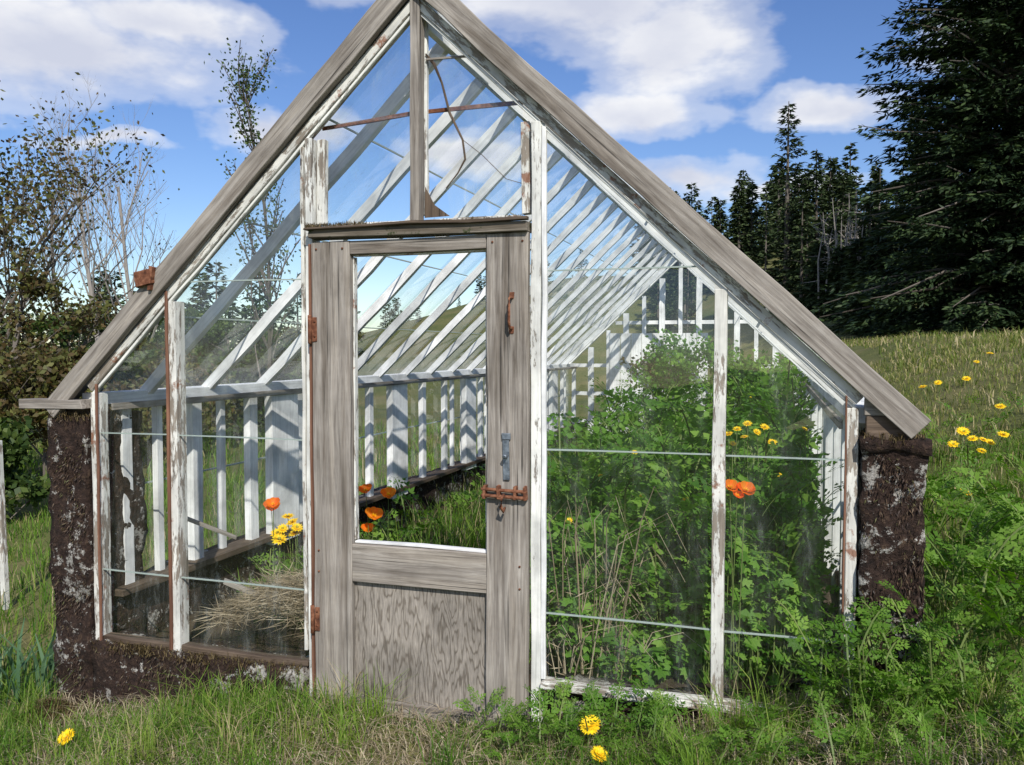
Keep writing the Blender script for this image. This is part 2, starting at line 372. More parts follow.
for a,b in bays:
    for r0,r1 in zip(rows[:-1],rows[1:]):
        r0=r0+.002
        lo,hi=(a,b) if a>0 else (b,a)
        tl=lambda x:roof(x,.118/cs)
        if tl(lo)<r0+.03: continue
        y0=.012+random.uniform(-.003,.003);y1=.022+random.uniform(-.004,.004)
        zlo=min(r1,tl(lo));zhi=min(r1,tl(hi))
        sg=1 if lo>0 else -1;xat=lambda z:(AP-.118/cs-z)/SL*sg
        pts=[(lo,y0,r0-.01)]
        if zhi>r0:
            pts.append((hi,y0+random.uniform(-.003,.003),r0-.01));pts.append((hi,y1,zhi))
            if zhi<r1 and zlo>=r1: pts.append((xat(r1),y1,r1))
        else:
            pts.append((xat(r0),y0,r0))
            if zlo>=r1: pts.append((xat(r1),y1,r1))
        pts.append((lo,y1,zlo))
        poly_glass('glass_pane',pts,'glass')
        if r0>.3:
            he=hi if tl(hi)>r0 else xat(r0)
            beam('glass_lap',(lo,.006,r0-.006+random.uniform(-.003,.003)),(he,.006,r0-.006+random.uniform(-.003,.003)),.005,.006,'edge',jit=.0006,bev=0)
tl=lambda x:roof(x,.125/cs)
poly_glass('glass_pane',[(-.39,.036,1.84),(-.022,.036,1.84),(-.022,.04,2.23),(-.39,.04,2.23)],'glass')
poly_glass('glass_pane',[(-.39,.03,2.22),(-.022,.03,2.22),(-.022,.034,tl(.022)),(-.39,.034,tl(.39))],'glass')
crv=[(.022,2.44),(.055,2.40),(.085,2.33),(.115,2.22),(.165,2.12),(.175,2.05),(.145,2.00),(.10,1.95),(.05,1.92)]
M['glass3']=glassmat('grimy_broken_glass',.10,.32)
poly_glass('broken_glass_pane',[(x,.034,z) for x,z in crv[:8]]+[(.12,.034,1.842),(.39,.034,1.842),(.39,.036,tl(.39)),(.2,.036,2.42)],'glass3')
mb=MB();tube(mb,[(x,.031,z) for x,z in crv[:8]],[.003,.006,.004,.005,.004,.004,.003,.002],6)
tube(mb,[(.165,.031,2.12),(.24,.031,2.06),(.33,.031,1.97),(.39,.031,1.95)],[.0012]*4,4)
mb.build('cracked_glass_edge',[M['dark']],GH)
beam('transom_lap',(.024,.028,2.42),(.28,.028,2.41),.008,.006,'grey')
mb=MB();mb.add([(.02,.02,1.845),(.12,.02,1.847),(.06,.02,1.89),(.022,.02,1.96)],[[0,1,2,3]]);mb.build('moss_shard',[M['dark']],GH)
def rough_block(name,x0,x1,y0,y1,z0,z1,mat='conc',amp=.02,step=.035):
    import bmesh
    from mathutils import noise as mn
    bm=bmesh.new();bmesh.ops.create_cube(bm,size=1)
    for v in bm.verts: v.co=Vector(((x0+x1)/2+v.co.x*(x1-x0),(y0+y1)/2+v.co.y*(y1-y0),(z0+z1)/2+v.co.z*(z1-z0)))
    for ax,(a,b) in enumerate(((x0,x1),(y0,y1),(z0,z1))):
        k=int((b-a)/step)
        for i in range(1,min(k,60)):
            co=[0,0,0];co[ax]=a+(b-a)*i/min(k,60);no=[0,0,0];no[ax]=1
            bmesh.ops.bisect_plane(bm,geom=bm.verts[:]+bm.edges[:]+bm.faces[:],plane_co=co,plane_no=no)
    bm.normal_update()
    for v in bm.verts:
        p=v.co.copy();d=mn.noise(p*6)*amp+mn.noise(p*17+Vector((3,1,7)))*amp*.6+mn.noise(p*42)*amp*.3
        v.co=p+v.normal*d
    me=bpy.data.meshes.new(name);bm.to_mesh(me);bm.free();me.materials.append(M[mat])
    for p in me.polygons:p.use_smooth=True
    o=bpy.data.objects.new(name,me);sc.collection.objects.link(o);o.parent=GH;return o
rough_block('concrete_pier_left',-1.700,-1.505,-.03,.30,-.5,1.085,step=.02,amp=.022)
rough_block('concrete_pier_right',1.51,1.69,-.03,.30,-.2,1.06,step=.02,amp=.018)
rough_block('gable_footing_left',-1.50,-.485,-.02,.14,-.5,.125,amp=.03,step=.03)
rough_block('gable_footing_right',.495,1.50,.0,.14,-.3,.165,amp=.02)
rough_block('side_footing_left',-1.66,-1.52,.31,LEN,-.6,.30,step=.12,amp=.02)
rough_block('side_footing_right',1.52,1.66,.31,LEN,-.3,.38,step=.12,amp=.02)
rough_block('pier_cap_right',1.51,1.695,-.04,.32,1.05,1.080,amp=.022,step=.017)
MOSS=leafmat('moss',[(0,(.04,.03,.012)),(.6,(.10,.07,.03)),(1,(.2,.15,.07))],.1)
MOSSD=leafmat('dark_moss',[(0,(.022,.013,.010)),(.6,(.05,.030,.020)),(.85,(.11,.075,.045)),(1,(.09,.10,.035))],0)
mb=MB()
for x0,x1,z in((1.51,1.69,1.085),(-1.70,-1.5,1.08)):
    n=1500;P=np.stack([R(x0,x1,n),R(-.05,.25,n),np.full(n,z)+R(-.02,.01,n)],1);blades(mb,P,R(.01,.03,n),.003,R(.2,1.4,n))
n=1800;P=np.stack([R(-1.5,-.49,n),R(-.035,.01,n),.118+R(-.03,.012,n)],1);blades(mb,P,R(.01,.03,n),.003,R(.2,1.4,n))
n=600;P=np.stack([-.43+.25*R(0,1,n)**1.5,R(-.06,-.03,n),1.82+R(-.004,.006,n)],1);blades(mb,P,R(.006,.018,n),.0025,R(.2,1.4,n))
n=300;P=np.stack([R(-.4,.42,n),R(-.06,-.03,n),1.82+R(-.004,.004,n)],1);blades(mb,P,R(.004,.012,n),.0025,R(.2,1.4,n))
def facemoss(n,x0,x1,z0,z1,y):
    x=R(x0,x1,n);z=R(z0,z1,n);c=np.sin(x*31+z*9)+np.sin(z*23-x*12)+np.sin(x*50+z*41);k=R(-1.5,1.5,n)<c;x,z=x[k],z[k];n=len(x)
    A=nrm(np.stack([R(-.5,.5,n),-R(.3,1,n),-R(.2,1.2,n)],1));leafs(mb,np.stack([x,np.full(n,y)+R(0,.02,n),z],1),A,perp(A),R(.010,.026,n),.004,1)
facemoss(4600,-1.70,-1.51,-.15,1.07,-.035);facemoss(3200,1.515,1.69,.3,1.05,-.035);facemoss(4000,-1.5,-.49,-.15,.11,-.03)
mb.build('moss_tufts',[MOSS,MOSSD],GH)
beam('eave_board_right',(1.52,-.008,1.12),(1.66,-.008,1.12),.075,.02,'dark')
beam('eave_board_right_tri',(1.515,-.012,1.185),(1.59,-.012,1.185),.055,.02,'grey')
beam('eave_stub_left',(-1.84,.0,1.125),(-1.50,.0,1.135),.040,.10,'grey',jit=.004)
beam('eave_board_left',(-1.66,.05,1.10),(-1.50,.05,1.10),.05,.07,'dark',jit=.004)
beam('rust_bracket',(-1.205,-.055,1.645),(-1.135,-.06,1.655),.060,.03,'rust',jit=.003)
beam('rust_bracket_leg',(-1.14,-.05,1.60),(-1.13,-.05,1.69),.016,.03,'rust',jit=.003)
for s in(-1,1):
    beam('wall_plate',(s*1.53,.03,1.155),(s*1.53,LEN,1.155),.05,.10,'whiteclean',ref=(1,0,0))
    beam('wall_plate_fascia',(s*1.452,.06,1.12),(s*1.452,LEN,1.12),.030,.012,'grey',ref=(1,0,0))
    n=int((LEN-.3)/.235)
    for i in range(n):
        y=.20+i*.235
        if i%2==0: beam('wall_glazing_bar',(s*1.52,y,.30),(s*1.52,y,1.13),.062+random.uniform(-.01,.01),.04,'whiteclean',ref=(1,0,0),bev=0)
        elif random.random()<.55: beam('wall_glazing_bar',(s*1.54,y,.30),(s*1.54,y,1.13),.035,.03,'whiteclean',ref=(1,0,0),bev=0)
    beam('wall_sill',(s*1.51,.1,.30),(s*1.51,LEN,.30),.03,.12,'dark',ref=(1,0,0))
    poly_glass('side_glazing',[(s*1.555,.1,.34),(s*1.555,LEN,.34),(s*1.555,LEN,1.12),(s*1.555,.1,1.12)],'glass2')
    beam('rail',(s*1.56,.1,.74),(s*1.56,LEN,.74),.008,.008,'edge',ref=(1,0,0),bev=0)
for y in(1.4,2.95,4.5,6.05,7.6):
    beam('whitewashed_pier',(-1.49,y,.25),(-1.49,y,1.11),.27,.05,'whitepier',ref=(1,0,0))
    beam('whitewashed_pier',(1.50,y,.25),(1.50,y,1.11),.2,.05,'whitepier',ref=(1,0,0))
dr=.115/cs
for s in(-1,1):
    for i in range(1,19):
        y=.31+(i-1)*.47+random.uniform(-.012,.012)
        beam('rafter',(s*.02,y,roof(.02,dr)),(s*1.53,y+random.uniform(-.01,.01),roof(1.53,dr)),.050,.036,'whiteclean',ref=(0,1,0),bev=0,jit=.0018)
    for k,x in enumerate((.42,.82,1.22)):
        beam('roof_glass_lap',(s*x,.05,roof(x,.07/cs)),(s*x,LEN,roof(x,.07/cs)),.006,.008,'edge',ref=(1,0,0),bev=0)
    for i in range(19):
        y0=max(.05,.31+(i-1)*.47);y1=.31+i*.47
        for xa,xb in((.02,.42),(.42,.82),(.82,1.22),(1.22,1.60)):
            if random.random()<.08: continue
            j=[random.uniform(-.004,.004) for _ in range(4)]
            poly_glass('roof_pane',[(s*xa,y0,roof(xa,.078/cs)+j[0]),(s*xb,y0,roof(xb,.070/cs)+j[1]),(s*xb,y1,roof(xb,.070/cs)+j[2]),(s*xa,y1,roof(xa,.078/cs)+j[3])],'glass2')
beam('ridge_beam',(0,.05,roof(0,.15)),(0,LEN,roof(0,.15)),.11,.028,'white',ref=(1,0,0))
for i,x in enumerate(np.arange(-1.5,1.51,.25)):
    beam('far_gable_bar',(x,LEN,.1),(x,LEN,roof(x,.12/cs)),.075 if i%2 else .05,.05,'whiteclean',bev=0)
for z in(.35,.75,1.15,1.75):
    w=(AP-.15-z)/SL;w=min(w,1.5);beam('far_gable_rail',(-w,LEN+.03,z),(w,LEN+.03,z),.05,.03,'whiteclean',bev=0)
for s in(-1,1): beam('far_gable_rafter',(0,LEN+.02,roof(0,.05)),(s*1.7,LEN+.02,roof(1.7,.05)),.10,.06,'white')
for k in range(9): beam('far_boarding',(-.9+k*.15,LEN-.04,.1),(-.9+k*.15,LEN-.04,1.6),.142,.02,'whitepier',bev=0)
rough_block('far_footing',-1.5,1.5,LEN+.05,LEN+.2,-.3,.35,step=.15)
beam('loose_stick',(-1.33,.25,.64),(-1.10,.42,.50),.016,.014,'grey',jit=.003)
beam('loose_stick',(-1.02,.22,.36),(-.80,.30,.26),.022,.018,'grey',jit=.003)

# ------------------------------------------------------------ vegetation materials
GR=leafmat('grass_blades',[(0,(.05,.12,.012)),(.35,(.10,.20,.022)),(.7,(.18,.29,.04)),(.86,(.24,.31,.06)),(.90,(.36,.30,.15)),(1,(.45,.38,.22))],.38)
GRM=leafmat('meadow_blades',[(0,(.08,.12,.02)),(.35,(.15,.20,.035)),(.6,(.25,.26,.07)),(.8,(.38,.32,.15)),(1,(.50,.42,.25))],.35)
HB=leafmat('herb_leaves',[(0,(.05,.14,.014)),(.5,(.11,.25,.028)),(1,(.21,.36,.055))],.42)
HB2=leafmat('cow_parsley_leaves',[(0,(.06,.15,.012)),(.5,(.12,.24,.028)),(1,(.19,.32,.05))],.40)
STM=leafmat('green_stem',[(0,(.08,.13,.03)),(1,(.16,.2,.06))],0)
STRAW=leafmat('dry_straw',[(0,(.18,.14,.09)),(.6,(.36,.29,.19)),(1,(.52,.45,.32))],.15)
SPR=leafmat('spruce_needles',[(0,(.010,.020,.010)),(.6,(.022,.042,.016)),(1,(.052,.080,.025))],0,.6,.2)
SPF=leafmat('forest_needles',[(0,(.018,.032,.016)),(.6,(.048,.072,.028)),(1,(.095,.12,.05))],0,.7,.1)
LF=leafmat('dark_green_leaves',[(0,(.025,.05,.012)),(.6,(.06,.10,.02)),(1,(.11,.15,.035))],.3)
LFR=leafmat('bronze_young_leaves',[(0,(.05,.04,.018)),(.4,(.12,.08,.03)),(.6,(.09,.10,.03)),(1,(.16,.16,.045))],.3)
BARK=leafmat('bark',[(0,(.09,.075,.06)),(1,(.16,.14,.12))],0,.9)
BARKP=leafmat('pale_bark',[(0,(.20,.18,.16)),(1,(.32,.29,.26))],0,.9)
YEL=leafmat('yellow_petals',[(0,(.85,.55,.01)),(1,(.95,.72,.03))],.25,.5)
ORG=leafmat('orange_petals',[(0,(.95,.17,.012)),(1,(1.,.32,.03))],.5,.5)
CEN=leafmat('flower_centre',[(0,(.5,.3,.02)),(1,(.3,.35,.05))],0)
BLUEG=leafmat('bulb_leaves',[(0,(.06,.13,.06)),(1,(.13,.22,.11))],.3)

def inside(x,y): return (np.abs(x)<1.72)&(y>-.06)&(y<LEN+.25)
def P3(x,y,dz=0): return np.stack([x,y,H(x,y)+dz],1)
def grass(mb,n,x0,x1,y0,y1,h0,h1,w,mi=0,lean=(.15,.7),keep=None,clump=True):
    x=R(x0,x1,n);y=R(y0,y1,n)
    if clump:
        c=np.sin(x*5.1+y*3.3)+np.sin(y*7.7-x*2.9+1.3)+np.sin(x*12.3+y*9.1);k=R(-2.2,2.2,n)<c+.9;x=x[k];y=y[k]
    k=~inside(x,y)
    if keep is not None:k&=keep(x,y)
    x=x[k];y=y[k];n=len(x)
    hm=.75+.35*np.sin(x*4.3+1)*np.sin(y*5.1+x)
    blades(mb,P3(x,y,-.01),R(h0,h1,n)*hm,R(w*.6,w*1.3,n),R(*lean,n),mi)
mb=MB()
grass(mb,50000,-3.4,2.6,-1.0,.0,.04,.15,.0038,lean=(.15,1.1))
grass(mb,8000,-3.0,-.2,-.9,-.05,.12,.22,.004)
for q in range(42):
    cx,cy=R(-2.4,2.2),R(-.75,-.08);k=int(R(30,90));x=rng.normal(cx,.035,k);y=np.minimum(rng.normal(cy,.03,k),-.05);blades(mb,P3(x,y,-.01),R(.10,.27,k),R(.002,.0045,k),R(.15,1.0,k),0,np.clip(rng.normal(R(.1,.9),.12,k),0,1))
grass(mb,20000,-6,-1.7,-.6,6,.08,.26,.007)
grass(mb,9000,-12,-1.8,4,13,.15,.4,.016)
grass(mb,18000,1.7,3.8,-.6,4,.06,.26,.005)
mb.build('grass',[GR])
mb=MB()
grass(mb,42000,1.75,7,.8,12,.05,.17,.009,lean=(.2,.9))
grass(mb,24000,3,12,9,24,.08,.24,.02,lean=(.2,.9))
mb.build('meadow_grass',[GRM])
mb=MB()
x=R(-3,3,16000);y=R(-1.0,-.02,16000);blades(mb,P3(x,y,0),R(.03,.12,16000),.003,R(.8,2.2,16000))
k=6500;x=R(-1.05,-.5,k);y=R(.16,.8,k);zz=.15+.18*np.exp(-((x+.74)/.24)**2-((y-.35)/.22)**2)
A=rdir(k);A[:,2]*=.25;A=nrm(A);leafs(mb,np.stack([x,y,zz+R(0,.06,k)],1),A,perp(A),R(.05,.16,k),.003)
mb.build('dry_straw',[STRAW])
mb=MB();n=18000
x=R(-1.45,1.45,n);y=R(.15,LEN,n);hh=np.where(x<-.4,R(.14,.46,n),R(.08,.22,n))
k=~((x<-.5)&(y<.75))&~((x>.45)&(y<2));x,y,hh=x[k],y[k],hh[k]
blades(mb,P3(x,y),hh,.007,R(.1,.6,len(x)))
mb.build('greenhouse_grass',[GR])
mb=MB();X,Y=np.meshgrid(np.linspace(-1.51,1.51,50),np.linspace(.14,LEN+.04,120));Z=np.maximum(H(X,Y)+.05,.03)+.02*np.sin(X*9)*np.sin(Y*8)
i=np.arange(49)[None]+np.arange(119)[:,None]*50
m,nt,N,L=newmat('dark_soil');nn=noise(N,L,None,30,5);finish(N,L,ramp_out(N,L,nn.outputs[0],[(.3,(.02,.014,.01)),(.7,(.09,.065,.04))]),.95,nn.outputs[0],.6,.02)
mb.add(np.stack([X,Y,Z],-1).reshape(-1,3),np.stack([i,i+1,i+51,i+50],-1).reshape(-1,4));mb.build('greenhouse_soil',[m],smooth=True)
def herbpatch(name,n,x0,x1,y0,y1,zl,zh,L0,L1,mat,npair=6,ns=3,lw=.5,rise=(.7,1.5),zp=1.,stalks=True,lf=.5):
    mb=MB();x=R(x0,x1,n);y=R(y0,y1,n)
    m=len(x);z=H(x,y)+.03+zl+(zh-zl)*R(0,1,m)**zp
    az=R(0,6.283,m);fronds(mb,np.stack([x,y,z],1),az,R(L0,L1,m),R(*rise,m),0,npair,ns,lw,lf=lf)
    if stalks:
        for q in range(0,m,2):
            tube(mb,[(x[q]+R(-.04,.04),y[q]+R(-.04,.04),H(x[q],y[q])),(x[q]+.01,y[q],(H(x[q],y[q])+z[q])/2),(x[q],y[q],z[q])],[.003,.0025,.002],4,1)
    return mb.build(name,[mat,STM])
# front row: close behind the glass, broad lobed leaves
mb=MB()
def lobed(mb,C,up,r,mi=0):
    # palmate leaf: five broad lobes fanned round a petiole
    n=len(C);a=perp(up);b=np.cross(up,a);base=rng.random(n)
    for k in range(5):
        th=(k-2)*.62;A=nrm(a*math.cos(th)+b*math.sin(th)-up*.12);l=r*(1-.10*abs(k-2))
        leafs(mb,C,A,nrm(np.cross(up,A)),l,l*.58,mi,np.clip(base+rng.normal(size=n)*.06,0,1))
for (n,x0,x1,y0,y1,zh,r0,r1) in((2600,.50,1.40,.16,.55,.52,.03,.055),(3600,.15,1.42,.55,1.6,.66,.035,.065),(3000,.0,1.44,1.6,3.6,.78,.05,.08)):
    x=R(x0,x1,n);y=R(y0,y1,n);hl=.65+.35*np.sin(x*9+y*4)*np.sin(y*6-x*3);zz=H(x,y)+.04+zh*R(0,1,n)**.7*hl
    up=nrm(np.stack([.25+R(-.5,.5,n),-.45+R(-.5,.5,n),R(.5,1.,n)],1));lobed(mb,np.stack([x,y,zz],1),up,R(r0,r1,n))
    for q in range(0,n,5): tube(mb,[(x[q],y[q],float(H(x[q],y[q]))),(x[q]+.01,y[q]+.01,zz[q])],[.0022,.0015],3,1)
mb.build('leafy_herbs',[HB,STM])
herbpatch('leafy_herbs',360,.54,1.36,.2,.75,.0,.58,.15,.26,HB,npair=4,ns=2,lw=.65,lf=.7)
herbpatch('leafy_herbs',500,.1,1.40,.75,2.6,.05,.74,.18,.32,HB,npair=4,ns=2,lw=.65,lf=.7)
herbpatch('leafy_herbs',420,.0,1.44,2.6,5.5,.1,.88,.25,.40,HB,npair=4,ns=2,lw=.6,lf=.7)
herbpatch('leafy_herbs',160,-.4,1.44,5.5,8.5,.1,.9,.3,.5,HB,npair=4,ns=2)
herbpatch('strawberry_leaves',150,-1.15,-.55,.55,.95,.05,.27,.09,.16,HB,npair=3,ns=1,lw=.9,lf=.9)
herbpatch('strawberry_leaves',150,-1.42,-.7,.9,1.9,.0,.25,.12,.22,HB2,npair=4,ns=2,lw=.7)
herbpatch('strawberry_leaves',120,-1.42,-.2,2.0,8,.0,.25,.2,.35,HB2,npair=4,ns=2,lw=.7)
herbpatch('cow_parsley',260,1.76,2.6,-.35,1.3,.0,.40,.14,.26,HB2,npair=6,ns=3)
herbpatch('cow_parsley',80,1.36,1.80,-.30,-.06,.0,.24,.11,.20,HB2,npair=6,ns=3)
herbpatch('cow_parsley',90,.25,.95,-.32,-.08,.0,.08,.08,.15,HB2,npair=6,ns=3)
herbpatch('cow_parsley',110,1.0,2.0,-.6,-.15,.0,.06,.07,.15,HB2,npair=6,ns=3)
herbpatch('cow_parsley',120,1.9,3.2,1.0,4.2,.0,.30,.14,.26,HB2,npair=5,ns=2)
mb=MB();x=R(-2.25,-1.75,90);y=R(-.45,.1,90);blades(mb,P3(x,y),R(.18,.34,90),R(.014,.024,90),R(.2,.8,90));mb.build('daffodil_leaves',[BLUEG])
mb=MB();x=rng.normal(-1.55,.10,2600);y=rng.normal(-.22,.07,2600);zz=H(x,y)+.09*np.exp(-((x+1.55)/.13)**2-((y+.22)/.1)**2)
blades(mb,np.stack([x,y,zz],1),R(.015,.04,2600),.003,R(.2,1.,2600));mb.build('moss_mound',[MOSS])

# --- flowers
def daisy(mb,c,r,tilt,npet=22,layers=2):
    c=np.array(c,float);nrmv=nrm(np.array([tilt[0],tilt[1],1.]));a=nrm(np.cross(nrmv,[.3,.9,.1]));b=np.cross(nrmv,a)
    for Ly in range(layers):
        th=np.linspace(0,6.283,npet,endpoint=False)+Ly*.14;rr=r*(1-.3*Ly)
        A=nrm(np.cos(th)[:,None]*a+np.sin(th)[:,None]*b+nrmv*(.12+.35*Ly)+rng.normal(size=(npet,3))*.05)
        S=nrm(np.cross(nrmv,A));leafs(mb,np.repeat((c+nrmv*.001*Ly)[None],npet,0),A,S,rr,rr*.42,0)
    th=np.linspace(0,6.283,8,endpoint=False)
    A=nrm(np.cos(th)[:,None]*a+np.sin(th)[:,None]*b+nrmv*1.2);leafs(mb,np.repeat(c[None],8,0),A,nrm(np.cross(nrmv,A)),r*.38,r*.3,2)
def stemto(mb,c,lean=.03,r=.002,mi=1):
    c=np.array(c,float);gx,gy=c[0]+R(-lean,lean),c[1]+R(-lean,lean);gz=float(H(gx,gy))
    tube(mb,[(gx,gy,gz-.02),((gx*.6+c[0]*.4),(gy*.6+c[1]*.4),(gz+c[2])/2),tuple(c)],[r*1.3,r*1.1,r],5,mi)
def flowers(name,lst,r,mats,tilt=(.15,-.45),npet=22,layers=2,lean=.04):
    mb=MB()
    for c in lst:
        rr=r*R(.8,1.15);stemto(mb,c,lean);daisy(mb,c,rr,(tilt[0]+R(-.4,.4),tilt[1]+R(-.4,.3)),npet,layers)
    return mb.build(name,mats)
flowers('dandelion',[(-1.15,-.5,-.02)],.035,[YEL,STM,YEL],npet=34,layers=3)
flowers('dandelion',[(.70,-.24,.165)],.034,[YEL,STM,YEL],npet=34,layers=3)
flowers('dandelion',[(.75,-.34,.125)],.036,[YEL,STM,YEL],npet=34,layers=3)
flowers('yellow_daisies',[(2.43,3,.81),(2.50,3.05,.80),(2.36,2.9,.86),(2.55,3.1,.78),(2.47,2.95,.74),(2.41,3.2,.84),(2.60,3.0,.84),(2.34,3.1,.76)],.036,[YEL,STM,CEN],npet=14,lean=.12)
flowers('yellow_daisies',[(2.6,5.2,1.08),(2.45,5,1.05),(2.8,5.1,1.12),(3.1,6.2,1.25),(3.3,6.6,1.33),(2.9,4.4,.93),(2.2,2.0,.62)],.040,[YEL,STM,CEN],npet=14,lean=.1)
flowers('yellow_daisies',[(-.97,.6,.515),(-.93,.62,.545),(-.90,.6,.50),(-.955,.55,.475),(-.98,.66,.56),(-.88,.58,.53),(-1.0,.6,.49)],.036,[YEL,STM,CEN],npet=14)
flowers('yellow_daisies',[(1.10,.8,1.03),(1.14,.85,1.05),(1.18,.8,1.02),(1.13,.78,1.0),(1.21,.82,1.04),(1.06,.9,1.0),(1.24,.8,.98)],.024,[YEL,STM,CEN],npet=14)
pl=[(R(.45,1.4),R(.4,4)) for _ in range(14)]
flowers('small_yellow_flowers',[(x,y,float(H(x,y))+.78+R(-.15,.12)) for x,y in pl],.018,[YEL,STM,CEN],npet=12)
def poppy(name,c,r,tl=(.25,-.55)):
    mb=MB();stemto(mb,c,.04,.0018,1);c=np.array(c,float)
    nv=nrm(np.array([tl[0]+R(-.25,.25),tl[1]+R(-.2,.2),1.]));a=nrm(np.cross([.1,1.,.2],nv));b=np.cross(nv,a)
    for k in range(6):
        th0=k*1.047+.2;lay=1 if k%2 else .88
        us=np.linspace(-.62,.62,6);vs=np.linspace(0,1,6);V=[]
        for v in vs:
            for u in us:
                th=th0+u*(.75+.3*v);rad=r*lay*(v**.75)*(1-.10*(u/.62)**2);zz=r*(.62*v**1.7)+.06*r*math.sin(7*u+k)*v
                V.append(c+a*rad*math.cos(th)+b*rad*math.sin(th)+nv*zz)
        F=[[p*6+q,p*6+q+1,p*6+q+7,p*6+q+6] for p in range(5) for q in range(5)]
        mb.add(V,F,0)
    A=nrm(rdir(30)*.8+nv);leafs(mb,np.repeat((c+nv*r*.1)[None],30,0),A,perp(A),r*.45,r*.08,2)
    return mb.build(name,[ORG,STM,YEL],smooth=True)
for c,r in [((-1.03,.6,.605),.042),((-1.00,.57,.63),.036),((-.844,1.2,.60),.042),((-.80,1.2,.465),.052),((-.71,1.2,.585),.044),((-.86,1.25,.38),.038),((1.105,.14,.885),.030),((1.155,.15,.875),.034),((1.13,.13,.86),.022)]:
    poppy('orange_poppy',c,r)
mb=MB()
for i in range(34):
    x=R(.50,.72);y=R(.12,.24);z0=float(H(x,y));h=R(.3,.85);dx=R(-.12,.22);dy=R(-.03,.05);cu=R(.0,.45)
    tube(mb,[(x,y,z0),(x+dx*.3,y+dy*.3,z0+h*.45),(x+dx*.7,y+dy*.8,z0+h*.85),(x+dx*1.0+cu*.25,y+dy,z0+h*(1.0-cu*.1)),(x+dx*1.2+cu*.5,y+dy,z0+h*(.95-cu*.8))],[.0026,.0023,.0017,.0013,.0008],4,0)
    k=5;A=rdir(k);leafs(mb,np.repeat(np.array([[x+dx*.5,y+dy*.5,z0+h*.6]]),k,0)+rng.normal(size=(k,3))*np.array([.05,.02,.06]),A,perp(A),R(.03,.09,k),.004)
mb.build('dry_stalks',[STRAW])

# --- trees
def spruce(mb,base,h,r,nb,ns,ls,lowcut=.04,fat=.8,needle=.26):
    bx,by,bz=base;tube(mb,[(bx,by,bz-.3),(bx,by,bz+h*.5),(bx+R(-.02,.02)*h*.2,by,bz+h)],[h*.018,h*.010,h*.002],7,1)
    side=R(0,6.283);lop=R(0,.22)
    for i in range(nb):
        u=lowcut+(.985-lowcut)*((i+R(0,1))/nb)**1.05
        az=R(0,6.283)
        Lb=(r*(1-u)**fat*R(.50,1.15)+.03*r)*(1-lop*math.cos(az-side))
        d=np.array([math.cos(az),math.sin(az),0]);sv=np.array([-math.sin(az),math.cos(az),0]);k=max(4,int(ns*(.25+Lb/r)))
        dr=R(.15,.42)*(1-u*.6);rs=R(.05,.3)+.5*u
        t=R(.05,1,k)**.8
        pos=np.array([bx,by,bz+h*u])+d*(t*Lb)[:,None];pos[:,2]+=Lb*(rs*t-dr*1.6*t*t+.45*dr*t**4)
        off=R(-1,1,k)*.30*Lb*(1.05-t);pos+=sv*off[:,None];pos[:,2]-=np.abs(off)*.25+R(0,.05,k)*Lb
        A=nrm(d*.8+sv*(np.sign(off)*R(.2,1.,k))[:,None]+np.array([0,0,-.25])+rng.normal(size=(k,3))*.25)
        S=nrm(np.cross(A,np.array([0,0,1.])+rng.normal(size=(k,3))*.5))
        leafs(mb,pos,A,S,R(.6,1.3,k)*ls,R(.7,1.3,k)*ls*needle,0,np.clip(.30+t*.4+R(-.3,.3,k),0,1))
        if Lb>r*.25 and i%3==0:
            tt=np.array([0,.5,1.]);pp=np.array([bx,by,bz+h*u])+d*(tt*Lb)[:,None];pp[:,2]+=Lb*(rs*tt-dr*1.6*tt*tt+.45*dr*tt**4)
            tube(mb,pp,[h*.0035,h*.002,h*.0006],4,1)
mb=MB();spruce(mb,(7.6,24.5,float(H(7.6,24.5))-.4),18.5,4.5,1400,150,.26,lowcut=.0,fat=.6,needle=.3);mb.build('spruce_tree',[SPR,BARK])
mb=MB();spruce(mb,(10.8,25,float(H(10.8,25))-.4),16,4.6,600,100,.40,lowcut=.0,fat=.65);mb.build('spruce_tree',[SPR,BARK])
def place(az,r): 
    a=math.radians(az);x=1.25+r*math.sin(a);y=-2.8+r*math.cos(a);return x,y,float(H(x,y))
mb=MB()
for i in range(170):
    if i<90: az=R(-9,10);r=R(40,85);hh=R(3.5,7.5)*(1+.03*max(0,az))*(r+30)/100
    elif i<150: az=R(-64,-29);r=R(26,55);hh=R(3.2,6.2)*(r+30)/75
    else: az=R(-29,-10);r=R(55,85);hh=R(1.5,3)
    x,y,z=place(az,r)
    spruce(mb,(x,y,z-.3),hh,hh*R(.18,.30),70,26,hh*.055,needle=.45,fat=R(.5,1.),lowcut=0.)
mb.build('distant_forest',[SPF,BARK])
mb=MB()
for az,r,hh,f in((0.6,47,10.2,.17),(-1.6,50,6.2,.2),(2.4,46,7.6,.18),(-3.6,52,5.6,.22),(4.0,44,6.3,.2),(5.6,38,5.4,.22),(-6.5,55,5.5,.2),(3.2,48,7.2,.15),(6.9,33,4.6,.28),(-2.4,49,6.6,.14),(5.0,33,3.6,.3),(3.9,36,3.2,.3),(6.0,31,3.6,.3),(2.6,39,3.4,.3)):
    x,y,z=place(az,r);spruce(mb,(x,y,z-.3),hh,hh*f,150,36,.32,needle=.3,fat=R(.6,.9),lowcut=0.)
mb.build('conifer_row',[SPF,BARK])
mb=MB()
